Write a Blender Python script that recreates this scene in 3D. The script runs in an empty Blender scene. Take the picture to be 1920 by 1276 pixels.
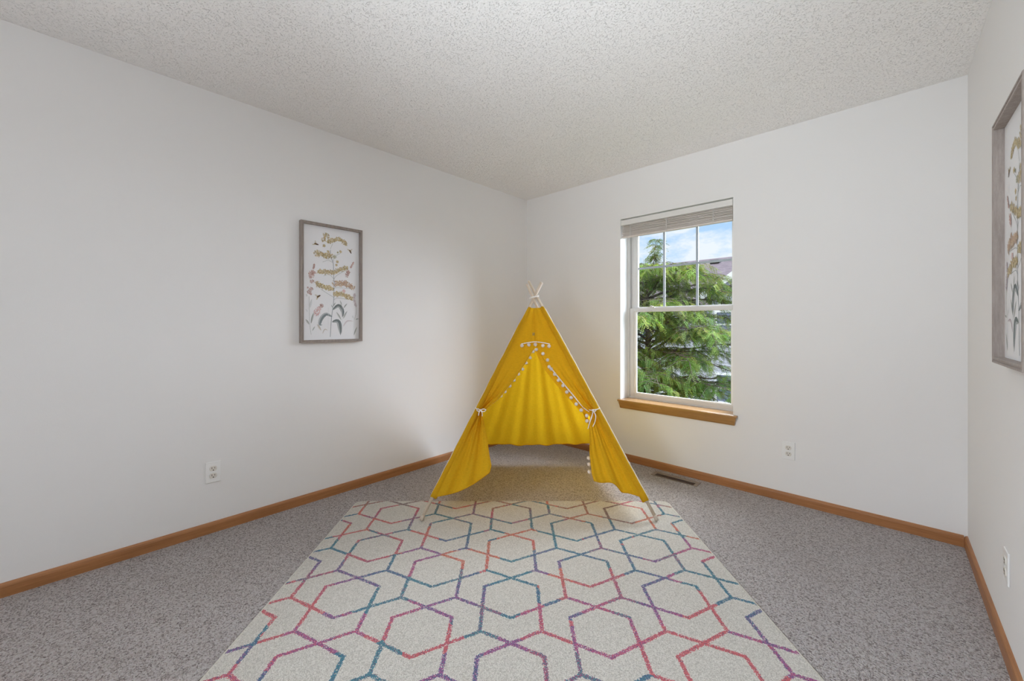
import bpy, bmesh, math, random
import numpy as np
from mathutils import Vector, Matrix, noise as mnoise
R = math.radians
SC = bpy.context.scene
COL = SC.collection

# ---------------------------------------------------------------- camera
YAW = 0.757176
CAM = Vector((2.7183, -3.1029, 1.1516))
W, CEIL, REAR = 3.0247, 2.44, -4.70
cd = bpy.data.cameras.new('camera')
cd.sensor_width = 36.0
cd.lens = 36.0 * 742.28 / 1920
cd.shift_x = 0.0
cd.shift_y = -30.13 / 1920
cd.clip_start = 0.02
cam = bpy.data.objects.new('camera', cd)
COL.objects.link(cam)
cam.location = CAM
cam.rotation_euler = (R(90), 0, YAW)
SC.camera = cam
SC.view_settings.view_transform = 'Standard'
SC.view_settings.look = 'None'
SC.view_settings.gamma = 1
SC.view_settings.use_curve_mapping = False
SC.view_settings.exposure = 0.11
SC.cycles.max_bounces = 10
SC.cycles.diffuse_bounces = 8
SC.cycles.transparent_max_bounces = 24

# ---------------------------------------------------------------- node helper
class N:
    """small expression helper over shader nodes"""
    def __init__(s, tree): s.t = tree; s.n = tree.nodes; s.l = tree.links
    def node(s, typ, **kw):
        n = s.n.new(typ)
        for k, v in kw.items(): setattr(n, k, v)
        return n
    def put(s, sock, v):
        if isinstance(v, bpy.types.NodeSocket): s.l.new(v, sock)
        else:
            if isinstance(v, tuple) and len(v) == 3 and sock.type == 'RGBA': v = (*v, 1)
            sock.default_value = v
    def m(s, op, a, b=None, c=None, clamp=False):
        n = s.node('ShaderNodeMath', operation=op, use_clamp=clamp)
        s.put(n.inputs[0], a)
        if b is not None: s.put(n.inputs[1], b)
        if c is not None: s.put(n.inputs[2], c)
        return n.outputs[0]
    def mix(s, f, a, b, mode='MIX'):
        n = s.node('ShaderNodeMix', data_type='RGBA', blend_type=mode)
        s.put(n.inputs[0], f); s.put(n.inputs[6], a); s.put(n.inputs[7], b)
        return n.outputs[2]
    def noise(s, vec, scale, detail=2, rough=.5, out=0):
        n = s.node('ShaderNodeTexNoise')
        if vec is not None: s.put(n.inputs['Vector'], vec)
        n.inputs['Scale'].default_value = scale; n.inputs['Detail'].default_value = detail
        n.inputs['Roughness'].default_value = rough
        return n.outputs[out]
    def vor(s, vec, scale, feature='F1', out='Distance', rnd=1):
        n = s.node('ShaderNodeTexVoronoi', feature=feature)
        if vec is not None: s.put(n.inputs['Vector'], vec)
        n.inputs['Scale'].default_value = scale
        n.inputs['Randomness'].default_value = rnd
        return n.outputs[out]
    def ramp(s, fac, stops, interp='LINEAR'):
        n = s.node('ShaderNodeValToRGB'); s.put(n.inputs[0], fac)
        cr = n.color_ramp; cr.interpolation = interp
        while len(cr.elements) < len(stops): cr.elements.new(.5)
        for e, (p, c) in zip(cr.elements, stops):
            e.position = p; e.color = (*c, 1) if len(c) == 3 else c
        return n.outputs[0]
    def bump(s, h, strength=.5, dist=.005, normal=None):
        n = s.node('ShaderNodeBump'); s.put(n.inputs['Height'], h)
        n.inputs['Strength'].default_value = strength; n.inputs['Distance'].default_value = dist
        if normal is not None: s.l.new(normal, n.inputs['Normal'])
        return n.outputs[0]
    def obj(s): return s.node('ShaderNodeTexCoord').outputs['Object']
    def scl(s, v, sc):
        n = s.node('ShaderNodeMapping'); s.put(n.inputs[0], v); n.inputs['Scale'].default_value = sc
        return n.outputs[0]

def mat(name, color=(.8, .8, .8), rough=.6, metal=0.0, spec=.5, build=None):
    m = bpy.data.materials.new(name); m.use_nodes = True
    b = m.node_tree.nodes['Principled BSDF']
    b.inputs['Base Color'].default_value = (*color, 1)
    b.inputs['Roughness'].default_value = rough
    b.inputs['Metallic'].default_value = metal
    b.inputs['Specular IOR Level'].default_value = spec
    if build:
        h = N(m.node_tree); build(h, b, m.node_tree.nodes['Material Output'])
    return m

# ---------------------------------------------------------------- world: blue sky with white clouds
wd = bpy.data.worlds.new('sky'); SC.world = wd; wd.use_nodes = True
h = N(wd.node_tree)
bg = wd.node_tree.nodes['Background']
gen = h.node('ShaderNodeTexCoord').outputs['Generated']
sep = h.node('ShaderNodeSeparateXYZ'); h.put(sep.inputs[0], gen)
elev = sep.outputs[2]
blue = h.ramp(elev, [(0, (.62, .78, .98)), (.18, (.47, .69, .98)), (.6, (.30, .54, .94)), (1, (.10, .27, .70))])
mp = h.scl(gen, (1, 1, 2.2))
cl = h.noise(mp, 5.2, 7, .58)
cm = h.ramp(cl, [(.40, (0, 0, 0)), (.50, (1, 1, 1))])
below = h.m('GREATER_THAN', elev, -.02)
skyc = h.mix(h.m('MULTIPLY', cm, .85), blue, (.93, .95, 1.0))
skyc = h.mix(below, (.42, .44, .42), skyc)
h.put(bg.inputs[0], skyc)
bg.inputs[1].default_value = 1.0

# ---------------------------------------------------------------- lights
def light(name, kind, loc, energy, color=(1, 1, 1), rot=(0, 0, 0), **kw):
    d = bpy.data.lights.new(name, kind); d.energy = energy; d.color = color
    for k, v in kw.items(): setattr(d, k, v)
    o = bpy.data.objects.new(name, d); COL.objects.link(o); o.location = loc; o.rotation_euler = rot
    return o
# the sun stands behind our own house, on the street side: it lights the tree and the house opposite
light('sun', 'SUN', (0, -10, 20), 2.3, (1.0, .95, .86), (R(48), 0, R(-28)), angle=R(1.5))
def aimed(name, p, q, energy, color, **kw):
    p = Vector(p); return light(name, 'AREA', p, energy, color, (Vector(q) - p).to_track_quat('-Z', 'Y').to_euler(), **kw)
# added fill lamp in a made-up doorway, unseen behind the tripod
light('doorway_fill', 'AREA', (-.10, -4.2, 1.03), 7, (1.0, .93, .88), (R(90), 0, R(-90)), shape='RECTANGLE', size=.76, size_y=1.96)
# added area panels, out of view, standing in for brighter sky through the window
aimed('side_sky_panel', (3.7, 3.3, 3.1), (1.45, 0, 1.15), 740, (.80, .86, 1.0), shape='RECTANGLE', size=3.4, size_y=3.0)
aimed('high_sky_panel', (1.6, 3.0, 4.7), (1.5, 0, 1.15), 310, (.95, .98, 1.0), shape='RECTANGLE', size=3.0, size_y=2.2)
# added fill lamps, unseen at the back: two up at the ceiling, one across
light('ceiling_fill', 'AREA', (2.4, -3.75, .5), 18, (.86, .94, 1.0), (R(180), 0, 0), shape='DISK', size=.7, spread=R(110))
aimed('high_fill', (2.3, -3.9, 1.0), (2.0, -1.2, 2.44), 7.2, (.86, .94, 1.0), shape='DISK', size=.6, spread=R(70))
aimed('cross_fill', (1.4, -4.15, 1.9), (2.8, -1.4, 0), 9.5, (.80, .88, 1.0), shape='DISK', size=.7, spread=R(80))

# ---------------------------------------------------------------- mesh helpers
def tag(o, label=None, cat=None, group=None, kind=None):
    if label: o['label'] = label
    if cat: o['category'] = cat
    if group: o['group'] = group
    if kind: o['kind'] = kind
    return o
def empty(name, loc=(0, 0, 0), rz=0.0):
    o = bpy.data.objects.new(name, None); COL.objects.link(o)
    o.location = loc; o.rotation_euler = (0, 0, rz); o.empty_display_size = .1
    return o
def link(name, me, m=None, parent=None, smooth=False):
    o = bpy.data.objects.new(name, me); COL.objects.link(o)
    if m is not None:
        for mm in (m if isinstance(m, (list, tuple)) else [m]): me.materials.append(mm)
    if smooth:
        me.polygons.foreach_set('use_smooth', [True] * len(me.polygons))
    if parent is not None: o.parent = parent
    return o
class MB:
    def __init__(s): s.v = []; s.f = []; s.c = []
    def add(s, vs, fs, col=None):
        b = len(s.v); s.v += [tuple(v) for v in vs]; s.f += [tuple(b + i for i in f) for f in fs]
        s.c += [col] * len(vs)
        return s
    def box(s, x0, y0, z0, x1, y1, z1, col=None):
        return s.add([(x0, y0, z0), (x1, y0, z0), (x1, y1, z0), (x0, y1, z0), (x0, y0, z1), (x1, y0, z1), (x1, y1, z1), (x0, y1, z1)],
                     [(0, 3, 2, 1), (4, 5, 6, 7), (0, 1, 5, 4), (1, 2, 6, 5), (2, 3, 7, 6), (3, 0, 4, 7)], col)
    def tube(s, pts, r, n=10, caps=True, col=None, flat=None):
        """swept tube; r is a number or a list; flat=(axis, factor) squashes it"""
        P = [Vector(p) for p in pts]; k = len(P)
        rr = r if isinstance(r, (list, tuple)) else [r] * k
        ref = None; vs = []
        for i in range(k):
            t = (P[min(i + 1, k - 1)] - P[max(i - 1, 0)]).normalized()
            if ref is None:
                ref = Vector((0, 0, 1)) if abs(t.z) < .9 else Vector((1, 0, 0))
            u = (ref - t * ref.dot(t)).normalized(); ref = u; w = t.cross(u)
            for j in range(n):
                a = 2 * math.pi * j / n
                d = u * math.cos(a) * rr[i] + w * math.sin(a) * rr[i]
                if flat: ax = Vector(flat[0]); d = d - ax * d.dot(ax) * (1 - flat[1])
                vs.append(P[i] + d)
        fs = [(i * n + j, i * n + (j + 1) % n, (i + 1) * n + (j + 1) % n, (i + 1) * n + j) for i in range(k - 1) for j in range(n)]
        if caps: fs += [tuple(range(n))[::-1], tuple((k - 1) * n + j for j in range(n))]
        return s.add(vs, fs, col)
    def grid(s, rows, col=None):
        a = len(rows); b = len(rows[0])
        return s.add([p for r in rows for p in r], [(i * b + j, i * b + j + 1, (i + 1) * b + j + 1, (i + 1) * b + j) for i in range(a - 1) for j in range(b - 1)], col)
    def lathe(s, prof, n=24, c=(0, 0, 0), axis='z'):
        vs = []
        for r, z in prof:
            for j in range(n):
                a = 2 * math.pi * j / n; p = (r * math.cos(a), r * math.sin(a), z)
                if axis == 'y': p = (p[0], -p[2], p[1])
                vs.append((p[0] + c[0], p[1] + c[1], p[2] + c[2]))
        k = len(prof)
        fs = [(i * n + j, i * n + (j + 1) % n, (i + 1) * n + (j + 1) % n, (i + 1) * n + j) for i in range(k - 1) for j in range(n)]
        fs += [tuple(range(n))[::-1], tuple((k - 1) * n + j for j in range(n))]
        return s.add(vs, fs)
    def build(s, name, m=None, parent=None, smooth=False, bevel=0, solid=0, colors=False):
        me = bpy.data.meshes.new(name); me.from_pydata(s.v, [], s.f)
        if colors:
            ca = me.color_attributes.new('Col', 'FLOAT_COLOR', 'POINT')
            ca.data.foreach_set('color', [x for c in s.c for x in (*c, 1)])
        me.update()
        bm = bmesh.new(); bm.from_mesh(me); bmesh.ops.recalc_face_normals(bm, faces=bm.faces); bm.to_mesh(me); bm.free()
        o = link(name, me, m, parent, smooth)
        if solid:
            d = o.modifiers.new('thickness', 'SOLIDIFY'); d.thickness = solid; d.offset = 0
        if bevel:
            d = o.modifiers.new('bevel', 'BEVEL'); d.width = bevel; d.segments = 2; d.limit_method = 'ANGLE'; d.angle_limit = R(40)
        return o
def box(name, a, b, m, parent=None, bevel=0):
    return MB().box(*a, *b).build(name, m, parent, bevel=bevel)
def lerp(a, b, t): return a + (b - a) * t
def samp(pts, n):
    """resample a polyline smoothly (Catmull-Rom) to n points"""
    P = [Vector(p) for p in pts]
    if len(P) == 2: return [P[0].lerp(P[1], i / (n - 1)) for i in range(n)]
    out = []
    for i in range(n):
        t = i / (n - 1) * (len(P) - 1); k = min(int(t), len(P) - 2); f = t - k
        p0, p1, p2, p3 = P[max(k - 1, 0)], P[k], P[k + 1], P[min(k + 2, len(P) - 1)]
        out.append(.5 * ((2 * p1) + (p2 - p0) * f + (2 * p0 - 5 * p1 + 4 * p2 - p3) * f * f + (3 * p1 - p0 - 3 * p2 + p3) * f ** 3))
    return out
def interp(keys, t):
    """piecewise linear over [(t, value)]"""
    for (a, u), (b, v) in zip(keys, keys[1:]):
        if t <= b:
            f = (t - a) / (b - a) if b > a else 0
            if isinstance(u, tuple): return tuple(lerp(p, q, f) for p, q in zip(u, v))
            return lerp(u, v, f)
    return keys[-1][1]

# ---------------------------------------------------------------- materials
def wall_b(h, b, o):
    v = h.obj()
    n = h.noise(v, 260, 3, .6); n2 = h.noise(v, 38, 2)
    h.put(b.inputs['Normal'], h.bump(h.m('ADD', n, h.m('MULTIPLY', n2, .8)), .10, .002))
M_wall = mat('wall_paint', (.83, .822, .815), .85, spec=.25, build=wall_b)
def ceil_b(h, b, o):
    v = h.obj()
    d = h.noise(v, 165, 2, .55); pit = h.ramp(d, [(.33, (0, 0, 0)), (.41, (1, 1, 1))])
    d2 = h.noise(v, 300, 2, .6); d3 = h.vor(v, 90)
    hh = h.m('ADD', h.m('MULTIPLY', pit, 1.0), h.m('MULTIPLY', d2, .22))
    h.put(b.inputs['Normal'], h.bump(h.m('ADD', hh, h.m('MULTIPLY', d3, -.2)), .75, .0075))
    h.put(b.inputs['Base Color'], (.92, .91, .90, 1))
M_ceil = mat('popcorn_ceiling', (.8, .8, .8), .95, spec=.1, build=ceil_b)
def carpet_b(h, b, o):
    v = h.obj()
    warp = h.noise(v, 90, 2, .6, out=1)
    vv = h.node('ShaderNodeVectorMath', operation='MULTIPLY_ADD')
    h.put(vv.inputs[0], warp); vv.inputs[1].default_value = (.012, .012, .012); h.put(vv.inputs[2], v)
    d = h.vor(vv.outputs[0], 225); cellc = h.vor(vv.outputs[0], 225, out='Color')
    sepc = h.node('ShaderNodeSeparateColor'); h.put(sepc.inputs[0], cellc)
    big = h.noise(v, 3.2, 3, .55)
    f = h.m('ADD', h.m('MULTIPLY', sepc.outputs[0], .75), h.m('MULTIPLY', h.noise(v, 330, 2), .5))
    c = h.ramp(f, [(.20, (.15, .112, .102)), (.38, (.52, .445, .425)), (.56, (.84, .755, .735)), (.80, (1.0, .95, .94))])
    c = h.mix(h.m('MULTIPLY', big, .35), c, (.68, .595, .575))
    h.put(b.inputs['Base Color'], c)
    hh = h.m('ADD', h.m('MULTIPLY', d, -1.6), h.m('MULTIPLY', h.noise(v, 260, 3), .9))
    hh = h.m('ADD', hh, h.m('MULTIPLY', h.noise(v, 9, 2), .8))
    h.put(b.inputs['Normal'], h.bump(hh, 1.0, .011))
    b.inputs['Sheen Weight'].default_value = .15
M_carpet = mat('carpet', (.3, .25, .22), .95, spec=.05, build=carpet_b)
def wood(name, c1, c2, axis=(1, 1, 1), rough=.42, sc=1.0, spec=.4):
    def f(h, b, o):
        v = h.scl(h.obj(), tuple(a * sc for a in axis))
        n = h.noise(v, 3.0, 5, .6); n2 = h.noise(v, 14.0, 3, .7)
        c = h.ramp(h.m('ADD', h.m('MULTIPLY', n, .6), h.m('MULTIPLY', n2, .4)), [(.3, c1), (.68, c2)])
        h.put(b.inputs['Base Color'], c); h.put(b.inputs['Normal'], h.bump(n2, .12, .001))
    return mat(name, c1, rough, spec=spec, build=f)
OAK1, OAK2 = (.275, .115, .042), (.45, .205, .080)
M_oak_x = wood('oak_along_x', OAK1, OAK2, (1.2, 30, 30))
M_oak_y = wood('oak_along_y', OAK1, OAK2, (30, 1.2, 30))
M_sill = wood('sill_oak', (.28, .14, .042), (.47, .255, .085), (1.5, 40, 40), .3)
M_stool = wood('stool_oak', (.34, .18, .07), (.50, .29, .12), (1.5, 40, 40), .10, spec=.9)
M_frame = wood('driftwood', (.24, .20, .18), (.42, .365, .33), (18, 18, 2.5), .6)
M_pole = wood('pale_pine', (.58, .47, .35), (.76, .66, .53), (20, 20, 1.5), .55)
M_vinyl = mat('white_vinyl', (.70, .69, .68), .35)
M_jamb = mat('jamb_white', (.88, .88, .87), .5)
M_plate = mat('plate_white', (.86, .86, .85), .3)
M_recept = mat('receptacle_almond', (.74, .71, .65), .35)
M_dark = mat('dark_slot', (.015, .013, .012), .6)
M_blind = mat('blind_slat', (.68, .625, .58), .5)
M_blindrail = mat('blind_rail', (.78, .765, .74), .4)
M_cord = mat('cotton_cord', (.90, .86, .80), .9)
M_pom = mat('pompom_wool', (.93, .85, .77), 1.0, build=lambda h, b, o: h.put(b.inputs['Normal'], h.bump(h.noise(h.obj(), 900, 2), .8, .003)))
M_cap = mat('rubber_cap', (.52, .44, .36), .6)
M_vent = mat('vent_metal', (.26, .215, .18), .45, .3)
M_ventd = mat('vent_louver', (.085, .05, .038), .5, .3)
def glass_b(h, b, o):
    t = h.node('ShaderNodeBsdfTransparent'); t.inputs[0].default_value = (.97, .985, .98, 1)
    g = h.node('ShaderNodeBsdfGlossy'); g.inputs['Roughness'].default_value = .02
    mx = h.node('ShaderNodeMixShader'); mx.inputs[0].default_value = .010
    h.l.new(t.outputs[0], mx.inputs[1]); h.l.new(g.outputs[0], mx.inputs[2]); h.l.new(mx.outputs[0], o.inputs[0])
M_glass = mat('window_glass', build=glass_b)
def cloth(name, col, tr, dens=1.0):
    def f(h, b, o):
        v = h.obj()
        sl1 = h.noise(h.scl(v, (60, 60, 900)), 1.0, 2, .6); sl2 = h.noise(h.scl(v, (700, 700, 50)), 1.0, 2, .6)
        sl = h.m('ADD', h.m('MULTIPLY', sl1, .5), h.m('MULTIPLY', sl2, .5))
        c = h.mix(h.ramp(sl, [(.35, (0, 0, 0)), (.65, (1, 1, 1))]), tuple(x * .84 for x in col), tuple(min(x * 1.1, 1) for x in col))
        wr = h.noise(h.scl(v, (9, 9, 5)), 1.0, 4, .6)
        nb = h.bump(h.m('ADD', h.m('MULTIPLY', sl, .05), wr), .45, .012)
        h.put(b.inputs['Base Color'], c); h.put(b.inputs['Normal'], nb)
        t = h.node('ShaderNodeBsdfTranslucent'); h.put(t.inputs['Normal'], nb)
        h.put(t.inputs[0], h.mix(1.0, c, tr, 'MULTIPLY'))
        mx = h.node('ShaderNodeMixShader'); mx.inputs[0].default_value = .5 * dens
        h.l.new(b.outputs[0], mx.inputs[1]); h.l.new(t.outputs[0], mx.inputs[2]); h.l.new(mx.outputs[0], o.inputs[0])
    return mat(name, col, .9, spec=.08, build=f)
M_yellow = cloth('mustard_cotton', (.84, .545, .028), (1.0, .95, .6))
M_yellow_in = cloth('mustard_cotton_panel', (.88, .59, .026), (1.0, .97, .7), 1.1)
M_strip = mat('cream_strip', (.80, .72, .55), .85, build=lambda h, b, o: h.put(b.inputs['Normal'], h.bump(h.noise(h.obj(), 60, 2), .6, .006)))

# ================================================================ room shell
T = .20
WX0, WX1, WZ0, WZ1 = 1.062, 1.935, .500, 2.052        # opening in the window wall
def wall_with_hole(name, x0, x1, z0, z1, hx0, hx1, hz0, hz1, y0, y1, m):
    b = MB()
    b.box(x0, y0, z0, hx0, y1, z1); b.box(hx1, y0, z0, x1, y1, z1)
    b.box(hx0, y0, z0, hx1, y1, hz0); b.box(hx0, y0, hz1, hx1, y1, z1)
    return tag(b.build(name, m), kind='structure')
wall_with_hole('wall_back', -T, W + T, -.15, CEIL + .15, WX0, WX1, WZ0, WZ1, 0, .19, M_wall)
tag(box('wall_front', (-T, REAR - .17, -.15), (W + T, REAR, CEIL + .15), M_wall), kind='structure')
wl = MB(); DY0, DY1 = -4.60, -3.80                       # unseen doorway added to hold the fill lamp
wl.box(-T, REAR, -.15, 0, DY0, CEIL + .15); wl.box(-T, DY1, -.15, 0, 0, CEIL + .15)
wl.box(-T, DY0, 2.03, 0, DY1, CEIL + .15); wl.box(-T, DY0, -.15, 0, DY1, 0)
tag(wl.build('wall_left', M_wall), kind='structure')
dt = MB(); dt.box(0, DY0 - .06, 0, .014, DY0, 2.09); dt.box(0, DY1, 0, .014, DY1 + .06, 2.09); dt.box(0, DY0, 2.03, .014, DY1, 2.09)  # trim around the added doorway
hl = MB(); hl.box(-1.5, REAR - .17, -.15, -1.35, -2.6, CEIL + .15); hl.box(-1.35, REAR - .17, -.15, -T, REAR, CEIL + .15)  # unseen hall box, added to keep sunlight out of the doorway
hl.box(-1.35, -2.75, -.15, -T, -2.6, CEIL + .15); hl.box(-1.35, REAR, CEIL, -T, -2.75, CEIL + .15)
tag(hl.build('hall_sun_block', M_wall), kind='structure')
tag(box('hall_block_floor', (-1.35, REAR, -.15), (-T, -2.75, 0), M_carpet), kind='structure')  # floor of the added hall box
tag(dt.build('trim_1', M_oak_y), kind='structure')
tag(box('wall_right', (W, REAR, -.15), (W + T, 0, CEIL + .15), M_wall), kind='structure')

tag(box('floor', (0, REAR, -.15), (W, 0, 0), M_carpet), kind='structure')
tag(box('ceiling', (0, REAR, CEIL), (W, 0, CEIL + .15), M_ceil), kind='structure')
# baseboards: rounded top edge, 57 mm high, carpet pile meets them
def baseboard(name, a, b, inward, m):
    prof = [(0, 0), (.013, 0), (.013, .043), (.011, .051), (.006, .057), (0, .0585)]
    mb = MB(); vs = []
    for e in (a, b):
        for d, z in prof: vs.append((e[0] + inward[0] * d, e[1] + inward[1] * d, z))
    n = len(prof)
    mb.add(vs, [(i, (i + 1) % n, n + (i + 1) % n, n + i) for i in range(n)] + [tuple(range(n))[::-1], tuple(range(n, 2 * n))])
    return tag(mb.build(name, m), kind='structure')
baseboard('baseboard_left', (0, -3.74), (0, 0), (1, 0), M_oak_y)
baseboard('baseboard_back', (.0135, 0), (W - .0135, 0), (0, -1), M_oak_x)
baseboard('baseboard_right', (W, REAR), (W, 0), (-1, 0), M_oak_y)
baseboard('baseboard_front', (.0135, REAR), (W - .0135, REAR), (0, 1), M_oak_x)

# ================================================================ window
def ring(mb, x0, x1, z0, z1, l, r, bt, tp, y0, y1):
    mb.box(x0, y0, z0, x0 + l, y1, z1); mb.box(x1 - r, y0, z0, x1, y1, z1)
    mb.box(x0 + l, y0, z0, x1 - r, y1, z0 + bt); mb.box(x0 + l, y0, z1 - tp, x1 - r, y1, z1)
    return mb
win = tag(empty('window_1', ((WX0 + WX1) / 2, .126, .513)), kind='structure')
def wchild(mb, name, m, bevel=0):
    o = mb.build(name, m, bevel=bevel)
    o.parent = win; o.location = (-win.location.x, -win.location.y, -win.location.z)
    return o
j = MB()                                                     # white painted returns of the opening
j.box(WX0, 0, .513, WX0 + .002, .126, WZ1); j.box(WX1 - .002, 0, .513, WX1, .126, WZ1)
j.box(WX0 + .002, 0, WZ1 - .002, WX1 - .002, .126, WZ1)
wchild(j, 'jamb', M_jamb)
wchild(ring(MB(), WX0, WX1, .502, WZ1, .022, .016, .022, .05, .126, .188), 'window_frame', M_vinyl, .002)
lowx0, lowx1 = WX0 + .025, WX1 - .018
s1 = ring(MB(), lowx0, lowx1, .524, 1.292, .038, .018, .028, .030, .128, .153)
s1.box(lowx0 + .15, .119, 1.262, lowx0 + .15 + .05, .128, 1.270)
wchild(s1, 'lower_sash', M_vinyl, .002)
wchild(ring(MB(), lowx0 + .038, lowx1 - .018, .552, 1.262, .021, .014, .012, .004, .133, .150), 'glazing_bead', M_jamb, .002)
s2 = ring(MB(), lowx0, lowx1, 1.268, 2.02, .048, .022, .03, .05, .157, .182)
wchild(s2, 'upper_sash', M_vinyl, .002)
wchild(ring(MB(), lowx0 + .048, lowx1 - .022, 1.298, 1.97, .014, .010, .004, .012, .160, .179), 'glazing_bead', M_jamb, .002)
mu = MB()
for x in (1.374, 1.636): mu.box(x - .0085, .164, 1.296, x + .0085, .174, 1.975)
mu.box(1.14, .1645, 1.636 - .0085, 1.90, .1735, 1.636 + .0085)
wchild(mu, 'muntin', mat('muntin_grey', (.42, .48, .54), .4))
wchild(MB().box(lowx0 + .05, .139, .556, lowx1 - .025, .143, 1.27), 'glass_pane', M_glass)
wchild(MB().box(lowx0 + .055, .168, 1.29, lowx1 - .025, .1695, 1.985), 'glass_pane', M_glass)
lk = MB(); lk.box(1.245, .131, 1.292, 1.305, .150, 1.300); lk.lathe([(.011, 0), (.012, .004), (.009, .009), (.003, .010)], 16, (1.275, .140, 1.300))
lk.box(1.273, .125, 1.302, 1.298, .133, 1.308)
wchild(lk, 'sash_lock', M_vinyl, .001)
st = MB(); st.box(1.047, -.028, .498, 1.963, 0, .513); st.box(WX0 + .002, 0, .500, WX1 - .002, .126, .513)
wchild(st, 'sill_stool', M_stool, .003)
ap = MB()                                                    # moulded apron with mitred, tapering ends
x0, x1 = 1.056, 1.954
pr = [(-.024, .498, 0), (-.022, .486, .002), (-.018, .470, .006), (-.015, .452, .009), (-.010, .441, .010), (-.001, .441, .010), (-.001, .498, 0)]
vs = [(x0 + s, y, z) for y, z, s in pr] + [(x1 - s, y, z) for y, z, s in pr]; n = len(pr)
ap.add(vs, [(i, (i + 1) % n, n + (i + 1) % n, n + i) for i in range(n)] + [tuple(range(n))[::-1], tuple(range(n, 2 * n))])
wchild(ap, 'sill_apron', M_sill)
# ---------------------------------------------------------------- blind, drawn all the way up
bl = empty('window_blind', (1.498, .03, 1.89))
tag(bl, 'beige mini blind raised to a thin stack at the top of the window', 'blind')
def bchild(mb, name, m, bevel=0, smooth=False):
    o = mb.build(name, m, bl, bevel=bevel, smooth=smooth); o.location = (-1.498, -.03, -1.89); return o
bchild(MB().box(1.067, .010, 1.997, 1.928, .045, 2.0415), 'head_rail', M_blindrail, .002)
bchild(MB().box(1.066, .004, 1.995, 1.929, .008, 2.0395), 'valance', M_blindrail, .001)
rnd = random.Random(4)
ns = 13
for i in range(ns):
    z = 1.908 + (1.990 - 1.908) * i / (ns - 1)
    sl = MB(); xa = 1.071 + rnd.uniform(-.002, .002) + (.005 if 8 < i < 14 else 0); xb = 1.926
    y0 = .012 + (.0035 if i % 3 == 1 else 0) + rnd.uniform(-.0012, .0012); dz = rnd.uniform(-.0014, .0014)
    rows = []
    for a in range(13):
        x = lerp(xa, xb, a / 12)
        wob = .0010 * math.sin(a * 1.7 + i) + dz
        rows.append([(x, y0 + .0255 * k / 4, z + wob + .0016 * math.sin(math.pi * k / 4)) for k in range(5)])
    sl.grid(rows)
    o = sl.build('slat', M_blind, bl, solid=.0036); o.location = (-1.498, -.03, -1.89)
bchild(MB().box(1.070, .011, 1.889, 1.926, .039, 1.904), 'bottom_rail', M_blind, .003)
for x in (1.150, 1.455, 1.800):
    for dy in (.008, .041):
        lc = MB()
        for k in range(9):
            z = 1.902 + k * .0105
            a = 1 if dy < .02 else -1
            lc.tube([(x - .010, dy + a * .002, z), (x - .002, dy - a * .002, z + .004), (x + .008, dy + a * .001, z + .0075)], .0012, 6)
            lc.tube([(x + .006, dy + a * .001, z), (x - .003, dy - a * .003, z + .006)], .0011, 6)
        bchild(lc, 'ladder_cord', M_blindrail, smooth=True)

# ================================================================ outlets
def outlet(name, loc, rz, label):
    t = tag(empty(name, loc, rz), label, 'outlet', )
    mb = MB()
    w, hh = .035, .057
    mb.box(-w, -.0055, -hh, w, 0, hh)
    mb.build('cover_plate', M_plate, t, bevel=.0025)
    for s in (1, -1):
        rc = MB(); pts = []
        for k in range(32):
            a = 2 * math.pi * k / 32
            pts.append((.0172 * math.cos(a), max(-.0135, min(.0135, .0172 * math.sin(a))) + s * .0195))
        rc.add([(x, -.0055, z) for x, z in pts] + [(x * .96, -.0078, (z - s * .0195) * .96 + s * .0195) for x, z in pts],
               [(i, (i + 1) % 32, 32 + (i + 1) % 32, 32 + i) for i in range(32)] + [tuple(range(32, 64))])
        r = rc.build('receptacle', M_recept, t)
        sl = MB(); zc = s * .0195
        sl.box(-.0075, -.0082, zc - .001, -.0053, -.0076, zc + .0085); sl.box(.0053, -.0082, zc, .0075, -.0076, zc + .0080)
        sl.lathe([(.0029, .0076), (.0029, .0082)], 14, (0, 0, zc - .0078), 'y')
        sl.build('slot', M_dark, r)
    MB().lathe([(.0032, .0055), (.0030, .0066), (.0015, .0070)], 14, (0, 0, 0), 'y').build('screw', M_plate, t, smooth=True)
    return t
G = 'white duplex wall outlets'
outlet('wall_outlet', (0, -2.645, .333), R(90), 'white duplex outlet low on the long left wall below the framed print')['group'] = G
outlet('wall_outlet', (2.257, 0, .332), 0, 'white duplex outlet low on the window wall, right of the window')['group'] = G
outlet('wall_outlet', (W, -.925, .312), R(-90), 'white outlet seen edge-on at the right border, on the narrow right wall')['group'] = G

# ================================================================ floor vent
vt = tag(empty('floor_vent', (1.575, -.120, 0), R(0)), 'brown slotted metal floor register in the carpet under the window', 'vent')
fr = MB()
fr.box(-.168, -.046, 0, -.142, .046, .0045); fr.box(.142, -.046, 0, .168, .046, .0045)
fr.box(-.142, -.046, 0, .142, -.040, .0045); fr.box(-.142, .012, 0, .142, .046, .0045)
fr.build('frame', M_vent, vt, bevel=.0015)
MB().box(-.142, -.040, .0002, .142, .012, .0008).build('duct_opening', M_dark, vt)
for k in range(27):
    x = -.136 + k * .272 / 26
    MB().box(x - .0022, -.040, .0008, x + .0022, .012, .0030).build('louver', M_ventd, vt)
MB().box(-.142, -.0155, .0010, .142, -.0125, .0036).build('crossbar', M_ventd, vt)

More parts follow.
